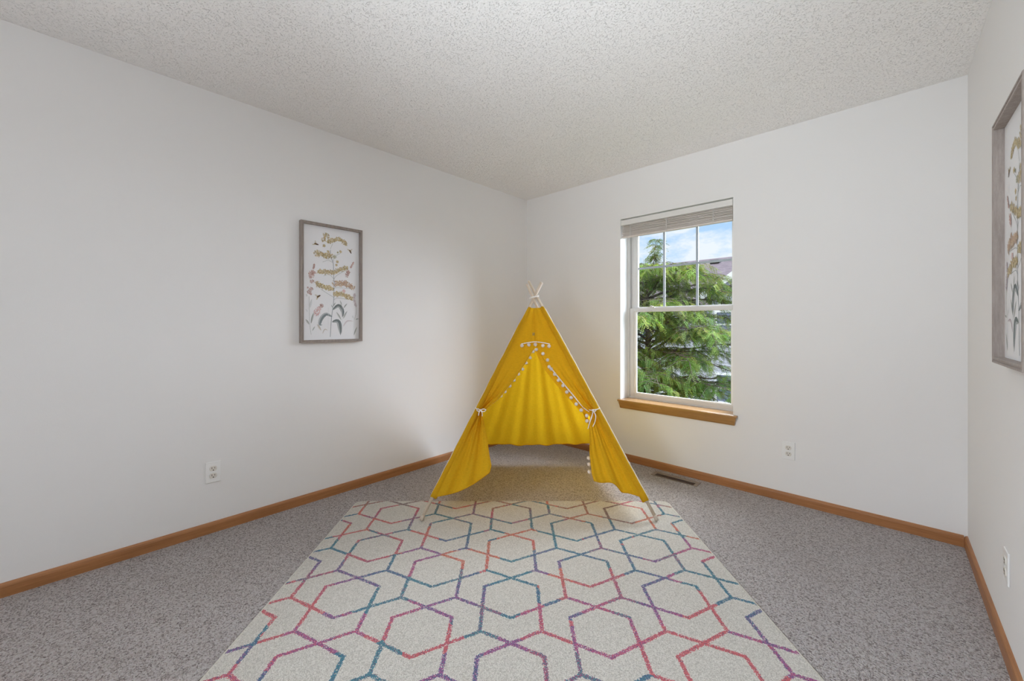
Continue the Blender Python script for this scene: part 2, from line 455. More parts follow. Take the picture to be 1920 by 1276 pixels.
# ================================================================ framed prints
def attr_b(h, b, o):
    a = h.node('ShaderNodeAttribute', attribute_name='Col')
    h.put(b.inputs['Base Color'], a.outputs[0])
M_print = mat('watercolour_paper', (.8, .8, .8), .7, spec=.2, build=attr_b)
BLOBS=[('o',[(-0.039,0.687)],0.0155),('o',[(-0.056,0.66)],0.0140),('o',[(-0.053,0.62)],0.0118),('o',[(-0.027,0.649),(0.01,0.666),(0.043,0.678),(0.072,0.669),(0.094,0.65)],0.0124),('o',[(-0.097,0.566),(-0.056,0.556),(-0.015,0.558)],0.0155),('o',[(-0.027,0.584)],0.0118),('o',[(0.056,0.595)],0.0118),('g',[(0.037,0.589)],0.0062),('g',[(0.016,0.556)],0.0087),('o',[(0.034,0.524)],0.0124),('o',[(0.028,0.501)],0.0068),('o',[(-0.083,0.444),(-0.039,0.448),(0.01,0.45)],0.0140),('o',[(0.022,0.457),(0.065,0.477),(0.1,0.49)],0.0124),('o',[(-0.097,0.363),(-0.053,0.348),(-0.003,0.339)],0.0140),('b',[(0.022,0.377),(0.084,0.376),(0.133,0.36)],0.0155),('b',[(0.091,0.392)],0.0093),('o',[(0.022,0.303),(0.068,0.305),(0.133,0.28)],0.0140),('p',[(0.078,0.328)],0.0109),('r',[(-0.114,0.492),(-0.12,0.462)],0.0043),('r',[(-0.14,0.427),(-0.123,0.438),(-0.137,0.404)],0.0118),('r',[(-0.129,0.379)],0.0093),('r',[(-0.154,0.338)],0.0037),('r',[(-0.134,0.331)],0.0081),('r',[(-0.147,0.309)],0.0093),('r',[(-0.137,0.298)],0.0068),('r',[(0.146,0.533),(0.126,0.495)],0.0043),('r',[(0.11,0.465),(0.1,0.436)],0.0099),('v',[(0.154,0.313),(0.152,0.287)],0.0062),('v',[(0.152,0.274),(0.162,0.229)],0.0068),('p',[(-0.1,0.18)],0.0155),('p',[(-0.086,0.204)],0.0093),('r',[(-0.071,0.223)],0.0087)]
LEAVES=[('d',[(0.006,0.2),(0.043,0.226),(0.068,0.189),(0.067,0.145)],0.0124),('d',[(0.0,0.154),(-0.039,0.172),(-0.071,0.144),(-0.083,0.101),(-0.062,0.098)],0.0118),('d',[(0.0,0.117),(0.037,0.12),(0.05,0.073),(0.056,0.026)],0.0140),('m',[(0.028,0.185),(0.062,0.129)],0.0050),('m',[(0.075,0.142),(0.103,0.196)],0.0056),('v',[(0.075,0.088),(0.103,0.123),(0.146,0.123)],0.0050),('m',[(0.149,0.026),(0.172,0.087)],0.0043),('m',[(-0.134,0.108),(-0.117,0.182)],0.0056),('m',[(-0.168,0.134),(-0.145,0.099)],0.0056),('m',[(-0.126,0.06),(-0.109,0.09)],0.0037),('t',[(-0.097,0.102),(-0.071,0.059)],0.0056),('t',[(-0.062,0.041),(-0.048,0.068),(-0.03,0.061)],0.0028),('l',[(-0.14,0.209),(-0.129,0.269)],0.0062),('l',[(-0.165,0.297),(-0.159,0.279)],0.0043),('m',[(0.053,0.264),(0.064,0.226)],0.0037),('m',[(0.078,0.214),(0.103,0.247)],0.0037),('m',[(0.01,0.225),(0.022,0.25)],0.0031),('m',[(0.003,0.215),(-0.006,0.234)],0.0025),('m',[(0.162,0.136),(0.185,0.142)],0.0037),('l',[(-0.168,0.199),(-0.154,0.179)],0.0043),('l',[(0.136,0.161),(0.147,0.142)],0.0037)]
STEMS=[('d',[(-0.013,0.018),(-0.004,0.15),(0.005,0.212),(0.011,0.281),(0.013,0.399)],0.0016),('d',[(0.011,0.398),(0.008,0.499),(0.003,0.526),(-0.009,0.556),(-0.012,0.599)],0.0016),('m',[(-0.134,0.036),(-0.143,0.12),(-0.147,0.283)],0.0009),('l',[(0.067,0.041),(0.067,0.126),(0.067,0.227)],0.0009),('l',[(0.146,0.039),(0.149,0.12),(0.142,0.168)],0.0009),('m',[(0.003,0.517),(-0.027,0.528),(-0.062,0.513)],0.0009),('m',[(0.006,0.524),(0.019,0.559),(0.053,0.585)],0.0009),('m',[(-0.012,0.605),(0.003,0.644)],0.0009),('m',[(0.01,0.409),(-0.021,0.435),(-0.056,0.422)],0.0009),('m',[(0.013,0.407),(0.031,0.433),(0.084,0.469)],0.0009),('m',[(0.01,0.284),(-0.039,0.312),(-0.074,0.334)],0.0009),('m',[(0.013,0.343),(0.037,0.35),(0.116,0.349)],0.0009),('m',[(0.013,0.268),(0.037,0.28),(0.1,0.275)],0.0009),('l',[(-0.114,0.179),(-0.086,0.15)],0.0006),('l',[(-0.027,0.058),(-0.024,0.212)],0.0006),('m',[(0.162,0.229),(0.165,0.184),(0.152,0.136)],0.0006)]
BEES=[((-0.103, 0.626),0),((0.123, 0.607),1),((-0.089, 0.285),2)]

PAL = {'o': [(.40, .30, .12), (.54, .42, .20), (.46, .31, .15), (.30, .24, .09), (.66, .55, .33), (.50, .40, .14)], 'g': [(.42, .40, .25), (.35, .34, .20)],
       'b': [(.50, .34, .20), (.45, .27, .18), (.60, .45, .27), (.38, .24, .17)], 'r': [(.42, .22, .18), (.55, .34, .30), (.35, .20, .17), (.62, .45, .40)],
       'p': [(.66, .42, .40), (.72, .52, .50), (.58, .34, .33)], 'v': [(.42, .34, .37), (.55, .47, .50), (.62, .55, .56)],
       'd': [(.11, .14, .14), (.17, .21, .22)], 'm': [(.24, .27, .24), (.33, .35, .32)], 't': [(.50, .44, .36)], 'l': [(.60, .62, .62), (.66, .67, .68)]}
PAPER = (.80, .80, .815)
def art_mesh(w, hh, seed, mirror=False, shift=0.0):
    """pressed-flower watercolour; x in [-w/2, w/2], z in [0, hh]; marks lie a hair above the paper"""
    rn = random.Random(seed); mb = MB(); lay = [0]
    mb.add([(-w / 2, 0, 0), (w / 2, 0, 0), (w / 2, 0, hh), (-w / 2, 0, hh)], [(0, 1, 2, 3)], PAPER)
    X = lambda x: (-x if mirror else x)
    def poly(pts, col):
        lay[0] += 1; y = -.0004 - lay[0] * 2.2e-7
        P = [(max(-w / 2, min(w / 2, X(x))), max(.001, min(hh, z))) for x, z in pts]
        mb.add([(x, y, z) for x, z in P], [tuple(range(len(P)))], col)
    def mixc(c, t): return tuple(lerp(a, b, t) for a, b in zip(c, PAPER))
    def stroke(pts, wd, col, taper=True):
        P = samp([(x, 0, z) for x, z in pts], 14)
        L, Rr = [], []
        for i, p in enumerate(P):
            t = (P[min(i + 1, 13)] - P[max(i - 1, 0)]).normalized(); nx, nz = -t.z, t.x
            f = i / 13; k = wd * (math.sin(math.pi * min(1, f * 1.04 + .02)) ** .7 if taper else 1)
            L.append((p.x + nx * k, p.z + nz * k)); Rr.append((p.x - nx * k * .7, p.z - nz * k * .7))
        for i in range(13):
            poly([L[i], L[i + 1], tuple(.5 * (a + b) for a, b in zip(L[i + 1], Rr[i + 1])), tuple(.5 * (a + b) for a, b in zip(L[i], Rr[i]))], col)
            poly([tuple(.5 * (a + b) for a, b in zip(L[i], Rr[i])), tuple(.5 * (a + b) for a, b in zip(L[i + 1], Rr[i + 1])), Rr[i + 1], Rr[i]], mixc(col, .38 if taper else 0))
    for k, pts, r in LEAVES:
        c = rn.choice(PAL[k]); stroke(pts, r * 1.25, mixc(c, .10))
        if k == 'd': stroke(pts, r * .22, rn.choice(PAL['d']))
    for k, pts, r in STEMS: stroke(pts, max(.0010, r * 1.1), mixc(rn.choice(PAL[k]), .05), False)
    for k, pts, r in BLOBS:
        P = samp([(x, 0, z) for x, z in pts], 12) if len(pts) > 1 else [Vector((pts[0][0], 0, pts[0][1]))]
        ln = sum((P[i + 1] - P[i]).length for i in range(len(P) - 1))
        for q in range(int(34 + ln * 2400)):
            ci = rn.randrange(len(P)); c = P[ci]; a = rn.uniform(0, 6.28); d = r * (.85 + .35 * math.sin(ci * 1.7 + r * 900)) * 1.15 * math.sqrt(rn.random())
            x, z = c.x + math.cos(a) * d * 1.1, c.z + math.sin(a) * d + r * .15
            ang = rn.gauss(1.57, .55); L_, W_ = max(.0035, r * rn.uniform(.26, .5)), max(.0018, r * rn.uniform(.13, .22))
            pts_ = []
            for s_ in range(7):
                b_ = 2 * math.pi * s_ / 7; u, v_ = math.cos(b_) * L_, math.sin(b_) * W_
                pts_.append((x + u * math.cos(ang) - v_ * math.sin(ang), z + u * math.sin(ang) + v_ * math.cos(ang)))
            poly(pts_, mixc(rn.choice(PAL[k]), rn.uniform(0, .30)))
    for (x, z), k in BEES:
        a0 = (-.2, -1.1, .6)[k]
        def ell(dx, dz, L_, W_, ang, col):
            ang += a0; cx, cz = x + dx * math.cos(a0) - dz * math.sin(a0), z + dx * math.sin(a0) + dz * math.cos(a0)
            poly([(cx + math.cos(2 * math.pi * s / 10) * L_ * math.cos(ang) - math.sin(2 * math.pi * s / 10) * W_ * math.sin(ang),
                   cz + math.cos(2 * math.pi * s / 10) * L_ * math.sin(ang) + math.sin(2 * math.pi * s / 10) * W_ * math.cos(ang)) for s in range(10)], col)
        ell(-.006, .010, .013, .004, 2.0, (.62, .58, .50)); ell(-.012, -.006, .012, .004, 3.6, (.55, .50, .38))
        ell(-.003, 0, .010, .006, 0, (.30, .20, .09)); ell(.004, 0, .006, .005, 0, (.10, .065, .05)); ell(-.007, 0, .002, .006, 0, (.08, .05, .04)); ell(.011, 0, .004, .004, 0, (.13, .08, .06))
    return mb
def framed_print(loc, rz, w, hh, depth, rec, fw_, label, seed, mirror):
    t = tag(empty('framed_print', loc, rz), label, 'picture', 'grey wood framed botanical prints')
    # profile: (inset from outer edge, distance from wall)
    pr = [(0, 0), (0, depth * .93), (.002, depth), (.007, depth), (.0085, depth - .0035), (.011, depth - .0035), (.0125, depth - .001),
          (fw_ - .001, depth - .001), (fw_, depth - .003), (fw_, depth - rec), (fw_, 0)]
    mb = MB(); n = len(pr); vs = []
    for cx, cz in ((-1, 0), (1, 0), (1, 1), (-1, 1)):
        for ins, d in pr:
            vs.append((cx * (w / 2 - ins), -d, (ins if cz == 0 else hh - ins)))
    fs = [(c * n + i, c * n + (i + 1) % n, ((c + 1) % 4) * n + (i + 1) % n, ((c + 1) % 4) * n + i) for c in range(4) for i in range(n)]
    mb.add(vs, fs); mb.build('frame', M_frame, t)
    a = art_mesh(w - 2 * fw_ + .002, hh - 2 * fw_ + .002, seed, mirror).build('print', M_print, t, colors=True)
    a.location = (0, -(depth - rec), fw_ - .001)
    MB().box(-w / 2 + .004, -(depth - rec - .001), .004, w / 2 - .004, -.001, hh - .004).build('backing_board', M_vinyl, t)
    return t
framed_print((0, -2.000, 1.034), R(90), .404, .780, .038, .024, .017, 'framed goldenrod and bee watercolour print hanging on the long left wall', 3, False)
framed_print((W, -1.1725, 1.020), R(-90), .425, .817, .040, .026, .020, 'framed floral print cut off by the right border, on the narrow right wall', 8, True)

# ================================================================ rug
RW, RL = 2.0, 1.90          # width, length (in its own axes)
RZc = 1.61                  # distance of its centre in front of the tripod
fwv = Vector((-math.sin(YAW), math.cos(YAW), 0)); rtv = Vector((math.cos(YAW), math.sin(YAW), 0))
rc = Vector((CAM.x, CAM.y, 0)) + fwv * RZc
def rug_b(h, b, o):
    v = h.obj()
    wv = h.noise(v, 120, 2, .6, out=1)
    vv = h.node('ShaderNodeVectorMath', operation='MULTIPLY_ADD')
    h.put(vv.inputs[0], wv); vv.inputs[1].default_value = (.008, .008, 0); h.put(vv.inputs[2], v)
    sp = h.node('ShaderNodeSeparateXYZ'); h.put(sp.inputs[0], vv.outputs[0])
    x, y = sp.outputs[0], sp.outputs[1]
    D, TT, p, s = .345, .365, .1155, .0575
    dist = None
    def seg(px, py, ax, ay, bx, by):
        dx, dy = bx - ax, by - ay; L2 = dx * dx + dy * dy
        qx = h.m('SUBTRACT', px, ax); qy = h.m('SUBTRACT', py, ay)
        t = h.m('DIVIDE', h.m('ADD', h.m('MULTIPLY', qx, dx), h.m('MULTIPLY', qy, dy)), L2, clamp=True)
        ex = h.m('SUBTRACT', qx, h.m('MULTIPLY', t, dx)); ey = h.m('SUBTRACT', qy, h.m('MULTIPLY', t, dy))
        return h.m('SQRT', h.m('ADD', h.m('MULTIPLY', ex, ex), h.m('MULTIPLY', ey, ey)))
    for ox, oy in ((0, 1.785 - RZc), (D, 1.602 - RZc)):
        xa = h.m('ABSOLUTE', h.m('WRAP', h.m('SUBTRACT', x, ox), D, -D))
        ya = h.m('WRAP', h.m('SUBTRACT', y, oy), s, s - TT)
        d1 = seg(xa, h.m('ABSOLUTE', ya), 0, 0, p, s)
        d2 = seg(xa, ya, p, -s, p, s - TT)
        d3 = seg(xa, ya, 0, -.2425, 2 * p, -.127)
        for d in (d1, d2, d3): dist = d if dist is None else h.m('MINIMUM', dist, d)
    cells = h.node('ShaderNodeTexVoronoi'); h.put(cells.inputs['Vector'], v); cells.inputs['Scale'].default_value = 360
    cs = h.node('ShaderNodeSeparateColor'); h.put(cs.inputs[0], cells.outputs['Color'])
    jit = h.m('MULTIPLY', h.m('SUBTRACT', cs.outputs[1], .5), .005)
    inl = h.m('LESS_THAN', h.m('ADD', dist, jit), .0076)
    keep = h.m('GREATER_THAN', cs.outputs[2], .07)
    inl = h.m('MULTIPLY', inl, keep)
    zw = h.node('ShaderNodeVectorMath', operation='MULTIPLY_ADD')
    h.put(zw.inputs[0], h.noise(v, 7, 3, .6, out=1)); zw.inputs[1].default_value = (.16, .16, 0); h.put(zw.inputs[2], v)
    zone = h.node('ShaderNodeTexVoronoi'); h.put(zone.inputs['Vector'], zw.outputs[0]); zone.inputs['Scale'].default_value = 5.2
    zs = h.node('ShaderNodeSeparateColor'); h.put(zs.inputs[0], zone.outputs['Color'])
    # zones of one dye each: rows nearer the tent run orange and red, the middle teal, the sides magenta
    far = h.m('MULTIPLY', h.m('MAXIMUM', sp.outputs[1], -.2), .40)
    side = h.m('MULTIPLY', h.m('MULTIPLY', h.m('ABSOLUTE', sp.outputs[0]), -.38), h.m('SUBTRACT', .8, sp.outputs[1], clamp=True))
    hu = h.m('ADD', h.m('ADD', h.m('MULTIPLY', zs.outputs[0], .74), h.m('ADD', far, side)), .08)
    hu = h.m('ADD', hu, h.m('MULTIPLY', h.m('SUBTRACT', cs.outputs[0], .5), .22))
    pal = h.ramp(hu, [(.0, (.66, .10, .13)), (.12, (.46, .06, .26)), (.22, (.24, .08, .30)), (.31, (.015, .13, .28)), (.42, (.003, .21, .31)),
                      (.51, (.015, .25, .30)), (.57, (.12, .10, .22)), (.64, (.48, .07, .20)), (.73, (.68, .10, .11)), (.88, (.72, .20, .07)), (1.0, (.24, .14, .13))])
    pal = h.mix(h.m('MULTIPLY', cs.outputs[2], .18), pal, (.72, .62, .55))
    dark = h.m('GREATER_THAN', cs.outputs[0], .84)
    pal = h.mix(h.m('MULTIPLY', dark, .7), pal, (.05, .06, .12))
    base = h.ramp(h.m('ADD', h.m('MULTIPLY', cs.outputs[1], .5), h.m('MULTIPLY', h.noise(v, 420, 2), .5)),
                  [(.15, (.46, .43, .375)), (.5, (.74, .705, .64)), (.85, (.93, .90, .84))])
    h.put(b.inputs['Base Color'], h.mix(inl, base, pal))
    hh = h.m('ADD', h.m('MULTIPLY', cells.outputs['Distance'], -1.2), h.noise(v, 500, 2))
    hh = h.m('ADD', hh, h.m('MULTIPLY', h.noise(v, 16, 2), 1.6))
    h.put(b.inputs['Normal'], h.bump(hh, .75, .006))
    b.inputs['Sheen Weight'].default_value = .2
M_rug = mat('rug_pile', (.7, .68, .62), .95, spec=.05, build=rug_b)
M_rugedge = mat('rug_binding', (.66, .63, .56), .9)
rug = empty('area_rug', rc, YAW)
tag(rug, 'cream rug with pink, teal and orange hexagon lattice lying on the carpet', 'rug')
def rounded(wd, ln, r, n=8):
    pts = []
    for cx, cy, a0 in ((1, 1, 0), (-1, 1, 90), (-1, -1, 180), (1, -1, 270)):
        for k in range(n + 1):
            a = R(a0 + 90 * k / n); pts.append((cx * (wd / 2 - r) + r * math.cos(a), cy * (ln / 2 - r) + r * math.sin(a)))
    return pts
P0 = rounded(RW - .006, RL - .006, .035); mb = MB()
k = len(P0)
mb.add([(x, y, .001) for x, y in P0] + [(x, y, .009) for x, y in P0] + [(x * .998, y * .998, .012) for x, y in P0],
       [(i, (i + 1) % k, k + (i + 1) % k, k + i) for i in range(k)] + [(k + i, k + (i + 1) % k, 2 * k + (i + 1) % k, 2 * k + i) for i in range(k)]
       + [tuple(range(k))[::-1], tuple(range(2 * k, 3 * k))])
mb.build('pile', M_rug, rug)
P1 = rounded(RW, RL, .037)
mb = MB(); mb.tube([(x, y, .0052) for x, y in P1] + [(P1[0][0], P1[0][1], .0052)], .0048, 8); mb.build('edge_binding', M_rugedge, rug, smooth=True)

# ================================================================ play tent
tc = Vector((CAM.x, CAM.y, 0)) + rtv * .155 + fwv * 2.80
tent = empty('play_tent', tc, YAW)
tag(tent, 'mustard yellow play tent on pale wooden poles, front flaps tied open', 'tent')
HY = .515 / 1.33
def fpy(z, off=0.0): return -.515 + HY * z - off              # the plane of the front face
def polex(z, s): return s * (.6865 - .4995 * z)
POLES = {'FL': ((-.686, -.508, .0135), (.062, .058, 1.452)), 'FR': ((.687, -.511, .0135), (-.036, .046, 1.462)),
         'BL': ((-.645, .500, .001), (.050, -.040, 1.446)), 'BR': ((.650, .500, .001), (-.052, -.050, 1.430))}
for nm, (a, b_) in POLES.items():
    a, b_ = Vector(a), Vector(b_); d = (b_ - a).normalized()
    base = a + d * .007
    p = MB().tube([base, b_ - d * .003, b_], [.0096, .0092, .0080], 16).build('pole', M_pole, tent, smooth=True)
    c = MB().tube([a + d * .0065, a + d * .008, a + d * .032, a + d * .034], [.0105, .0118, .0118, .0102], 16).build('foot_cap', M_cap, p, smooth=True)
def pole_at(nm, z):
    a, b_ = map(Vector, POLES[nm]); return a.lerp(b_, (z - a.z) / (b_.z - a.z))
# pole sleeves sewn along each edge
for nm, z0, z1, rr in (('FL', .128, 1.266, .0195), ('FR', .112, 1.270, .0195), ('BL', .14, 1.262, .015), ('BR', .14, 1.262, .015)):
    n = 46; pts = []; rad = []
    for i in range(n):
        z = lerp(z0, z1, i / (n - 1)); p = pole_at(nm, z)
        k = -1 if nm[1] == 'R' else 1
        p = p + Vector((k * .0065, 0, 0)); pts.append(p)
        rad.append(rr * (1 + .05 * math.sin(i * 1.3) + .04 * math.sin(i * .47 + 1)) * (1 if z < 1.1 else lerp(1, .72, (z - 1.1) / .17)))
    fl = ((0, .88, .47), .62) if nm[0] == 'F' else ((0, .9, -.43), .7)
    MB().tube(pts, rad, 14, flat=fl).build('pole_sleeve', M_yellow, tent, smooth=True)
# cream strip along the outer seams of the front edge
for s, nm in ((-1, 'FL'), (1, 'FR')):
    pts = []; rad = []
    for i in range(90):
        z = lerp(.125 if s > 0 else .14, 1.264, i / 89); p = pole_at(nm, z)
        w_ = .0005 * math.sin(i * 1.9) + .0006 * math.sin(i * .77)
        pts.append((p.x + s * ((.0155 if s > 0 else .0140) + w_ - (.004 if z > 1.1 else 0)), p.y + (.000 if s > 0 else .012), z)); rad.append((.0056 if s > 0 else .0032) * (1 + .12 * math.sin(i * 2.3)))
    MB().tube(pts, rad, 8).build('edge_strip', M_strip, tent, smooth=True)

def panel(cornersTL, TR, BL_, BR_, out, sag, seed, name, m, nu=60, nv=60, foldamp=.008, nf=7):
    """cloth panel between two poles: fan of shallow folds from the top, slack towards the hem"""
    TL, TR, BL_, BR_ = map(Vector, (cornersTL, TR, BL_, BR_)); out = Vector(out).normalized()
    rn = random.Random(seed); ph = [rn.uniform(0, 6.28) for _ in range(4)]
    rows = []
    for i in range(nv):
        t = i / (nv - 1); A = TL.lerp(BL_, t); B = TR.lerp(BR_, t); row = []
        for k in range(nu):
            s = k / (nu - 1); p = A.lerp(B, s); e = math.sin(math.pi * s)
            fo = math.sin(2 * math.pi * (s * nf) + ph[0] + .5 * math.sin(3 * t + ph[3])) * .6 + .4 * math.sin(2 * math.pi * s * nf * 1.9 + ph[1] + t) + .35 * math.sin(2 * math.pi * (s * 1.6 + t * 1.2) + ph[2])
            off = -sag * e * math.sin(math.pi * min(1, t * .85 + .08)) + foldamp * fo * min(1, e * 1.8) * (t ** 1.1)
            q = p + out * off; q.z -= .012 * e * t
            row.append(q)
        rows.append(row)
    o = MB().grid(rows).build(name, m, tent, smooth=True)
    hem = MB().tube([r for r in rows[-1]], .0032, 6).build('hem', m, o, smooth=True)
    return o
def at(nm, z, dx=0, dy=0): p = pole_at(nm, z); return (p.x + dx, p.y + dy, z)
panel(at('BL', 1.262, 0, .008), at('BR', 1.262, 0, .008), at('BL', .182, 0, .008), at('BR', .182, 0, .008), (0, .9, .4), .012, 5, 'back_panel', M_yellow_in, foldamp=.010, nf=5)
panel(at('BL', 1.262, -.008), at('FL', 1.262, -.004, .012), at('BL', .16, -.008), at('FL', .145, -.012, .012), (-.9, 0, .44), .03, 6, 'side_panel', M_yellow_in, foldamp=.010, nf=4)
panel(at('FR', 1.262, .004, .014), at('BR', 1.262, .008), at('FR', .145, .012, .014), at('BR', .16, .008), (.9, 0, .44), .03, 7, 'side_panel', M_yellow_in, foldamp=.010, nf=4)

# front flaps: gathered and tied to the front poles
KEYS = {1: [(0, 1.268, (0, 1.266)), (.25, 1.02, (0, 1.003)), (.33, .945, (.046, .935)), (.41, .88, (.089, .872)), (.54, .78, (.180, .760)), (.66, .675, (.297, .622)), (.70, .63, (.345, .592)),
            (.76, .55, (.330, .520)), (.82, .44, (.321, .44)), (.89, .32, (.313, .365)), (.96, .19, (.317, .255)), (1.0, .136, (.325, .219))],
        -1: [(0, 1.268, (0, 1.266)), (.25, 1.02, (0, 1.003)), (.34, .935, (-.059, .91)), (.46, .84, (-.150, .780)), (.57, .74, (-.237, .678)), (.66, .665, (-.321, .614)), (.70, .63, (-.350, .592)),
             (.76, .55, (-.330, .530)), (.82, .44, (-.312, .46)), (.90, .30, (-.292, .352)), (.96, .18, (-.279, .298)), (1.0, .138, (-.288, .262))]}
def flap_point(sd, t, s):
    """s = 0 at the pole, 1 at the free edge"""
    K = KEYS[sd]
    zp = interp([(a, b) for a, b, c in K], t); xi, zi = interp([(a, c) for a, b, c in K], t)
    xp = polex(zp, sd) - sd * .012
    x = lerp(xp, xi, s); z = lerp(zp, zi, s)
    if t > .7:
        g = ((t - .7) / .3) ** 1.5; g2 = (t - .7) / .3
        if sd > 0: z += g * .022 * math.exp(-((s - .62) / .18) ** 2) - g * .012 * math.exp(-((s - .40) / .10) ** 2)
        else: z -= g * .026 * math.sin(math.pi * min(1, s * 1.0)) 
        x += sd * 0
    else: g = 0
    y = fpy(z, .006)
    # folds
    near = math.exp(-((t - .70) / .10) ** 2)
    up = max(0, (t - .25) / .45) if t < .7 else 0
    taper = min(1, s * 5) * (1 if t > .25 else min(1, (1 - s) * 4 + .0))
    if sd > 0:
        f1 = math.sin(2 * math.pi * (s * 1.7) + .4); f2 = math.sin(2 * math.pi * s * 4.3 + 1.2)
        off = up ** 2 * (.014 * f1 + .006 * f2)
        if t > .7:
            q = min(1, (t - .7) / .12); dn = (t - .7) / .3
            step = 1 / (1 + math.exp(-(s - .50) * 26))            # the inner half laps over the outer one
            off = lerp(1, 0, q) * (.014 * f1 + .006 * f2) + q * (.040 * step * (.35 + .65 * dn) + .010 * dn * math.sin(2 * math.pi * s * 2.2 + .5) + .004 * math.sin(2 * math.pi * s * 6 + 3 * dn))
    else:
        f1 = math.sin(2 * math.pi * (s * 2.2) + 2.0); f2 = math.sin(2 * math.pi * s * 5.1 + .3)
        off = up ** 2 * (.013 * f1 + .006 * f2)
        if t > .7:
            q = min(1, (t - .7) / .10); dn = (t - .7) / .3
            off = lerp(1, 0, q) * (.013 * f1 + .006 * f2) + q * ((.020 - .006 * dn) * math.sin(2 * math.pi * (s * 2.3 - .2 * dn) + 2.0) * (.5 + .5 * dn + .3 * (1 - dn)) + .007 * math.sin(2 * math.pi * s * 5.1 + 2 * dn) * (1 - .4 * dn) + .030 * s * s)
    off += near * .010 * math.sin(2 * math.pi * s * 2.5)
    off *= taper
    if t < .25: off += .0025 * math.sin(9 * s + 11 * t) * min(1, s * 5) * min(1, (1 - s) * 5)
    return Vector((x, y - off * .93, z + off * .36))
tie_pt = {}
for sd in (1, -1):
    nu, nv = 56, 130
    rows = [[flap_point(sd, i / (nv - 1), k / (nu - 1)) for k in range(nu)] for i in range(nv)]
    o = MB().grid(rows).build('front_flap', M_yellow, tent, smooth=True)
    MB().tube(rows[-1], .003, 6).build('hem', M_yellow, o, smooth=True)
    edge = [rows[i][-1] for i in range(33, nv)]
    MB().tube(edge, .0022, 6).build('hem', M_yellow, o, smooth=True)
    tie_pt[sd] = flap_point(sd, .70, .5)
    if sd > 0:                                              # facing strip folded in behind the braid
        rr = [[rows[i][-1] + Vector((-f * .030 * math.sin(math.pi * min(1, max(0, (i - 34) / 57))) ** .6, .010 + f * .006, -f * .020)) for f in (0, .5, 1)] for i in range(34, 92)]
        MB().grid(rr).build('facing_strip', M_yellow, tent, smooth=True)
MB().tube([(0, fpy(z, .0085), z) for z in np.linspace(1.264, 1.005, 12)], .0016, 6).build('centre_seam', M_yellow, tent, smooth=True)
MB().box(-.0085, 0, -.010, .0085, .0012, .010).build('fabric_tag', mat('tag_brown', (.42, .27, .05), .8), tent).location = (-.008, fpy(1.086, .011), 1.086)
# braid and pompoms
def braid(pts, r=.0028, name='braid'):
    P = samp(pts, max(12, len(pts) * 5)); return MB().tube(P, [r * (1 + .2 * math.sin(i * 2.6)) for i in range(len(P))], 8).build(name, M_cord, tent, smooth=True)
braid([(-.092, fpy(1.021, .014), 1.020), (-.045, fpy(1.028, .014), 1.029), (.001, fpy(1.035, .014), 1.034), (.05, fpy(1.028, .014), 1.029), (.101, fpy(1.018, .014), 1.019)], .0033)
eR = [flap_point(1, t, 1) + Vector((.004, -.006, .003)) for t in np.linspace(.40, .69, 14)]
braid(eR, .0042)
eR2 = [flap_point(-1, t, 1) + Vector((.001, .004, 0)) for t in np.linspace(.26, .66, 14)]
braid(eR2, .0022)
pr_ = random.Random(2)
pm = bmesh.new(); bmesh.ops.create_icosphere(pm, subdivisions=3, radius=.0122)
for v in pm.verts: v.co *= 1 + .10 * mnoise.noise(v.co * 260) + pr_.uniform(-.03, .03)
pom_me = bpy.data.meshes.new('pompom'); pm.to_mesh(pom_me); pm.free(); pom_me.materials.append(M_pom)
pom_me.polygons.foreach_set('use_smooth', [True] * len(pom_me.polygons))
def pom(x, z, off=.012, k=1.0):
    o = bpy.data.objects.new('pompom', pom_me); COL.objects.link(o); o.parent = tent
    o.location = (x, fpy(z, off), z); o.rotation_euler = (pr_.uniform(0, 6), pr_.uniform(0, 6), 0); o.scale = (k, k, k)
for x, z in [(-.088, 1.009), (-.042, 1.015), (.002, 1.016), (.053, 1.009), (.093, 1.005)]: pom(x, z, .018)
for x, z in [(-.012, .969), (-.033, .929), (-.060, .895), (-.084, .856), (-.112, .825), (-.141, .786), (-.169, .751), (-.200, .716), (-.226, .691)]: pom(x, z, -.004, .88)
for x, z in [(.008, .983), (.052, .956), (.081, .915), (.090, .872), (.103, .858), (.125, .825), (.148, .788), (.176, .755), (.199, .716), (.225, .682), (.255, .644), (.284, .608), (.317, .576), (.316, .546)]: pom(x, z, .010, .95)
for x, z in [(.316, .332), (.315, .298), (.314, .258)]: pom(x, z, -.016, .95)
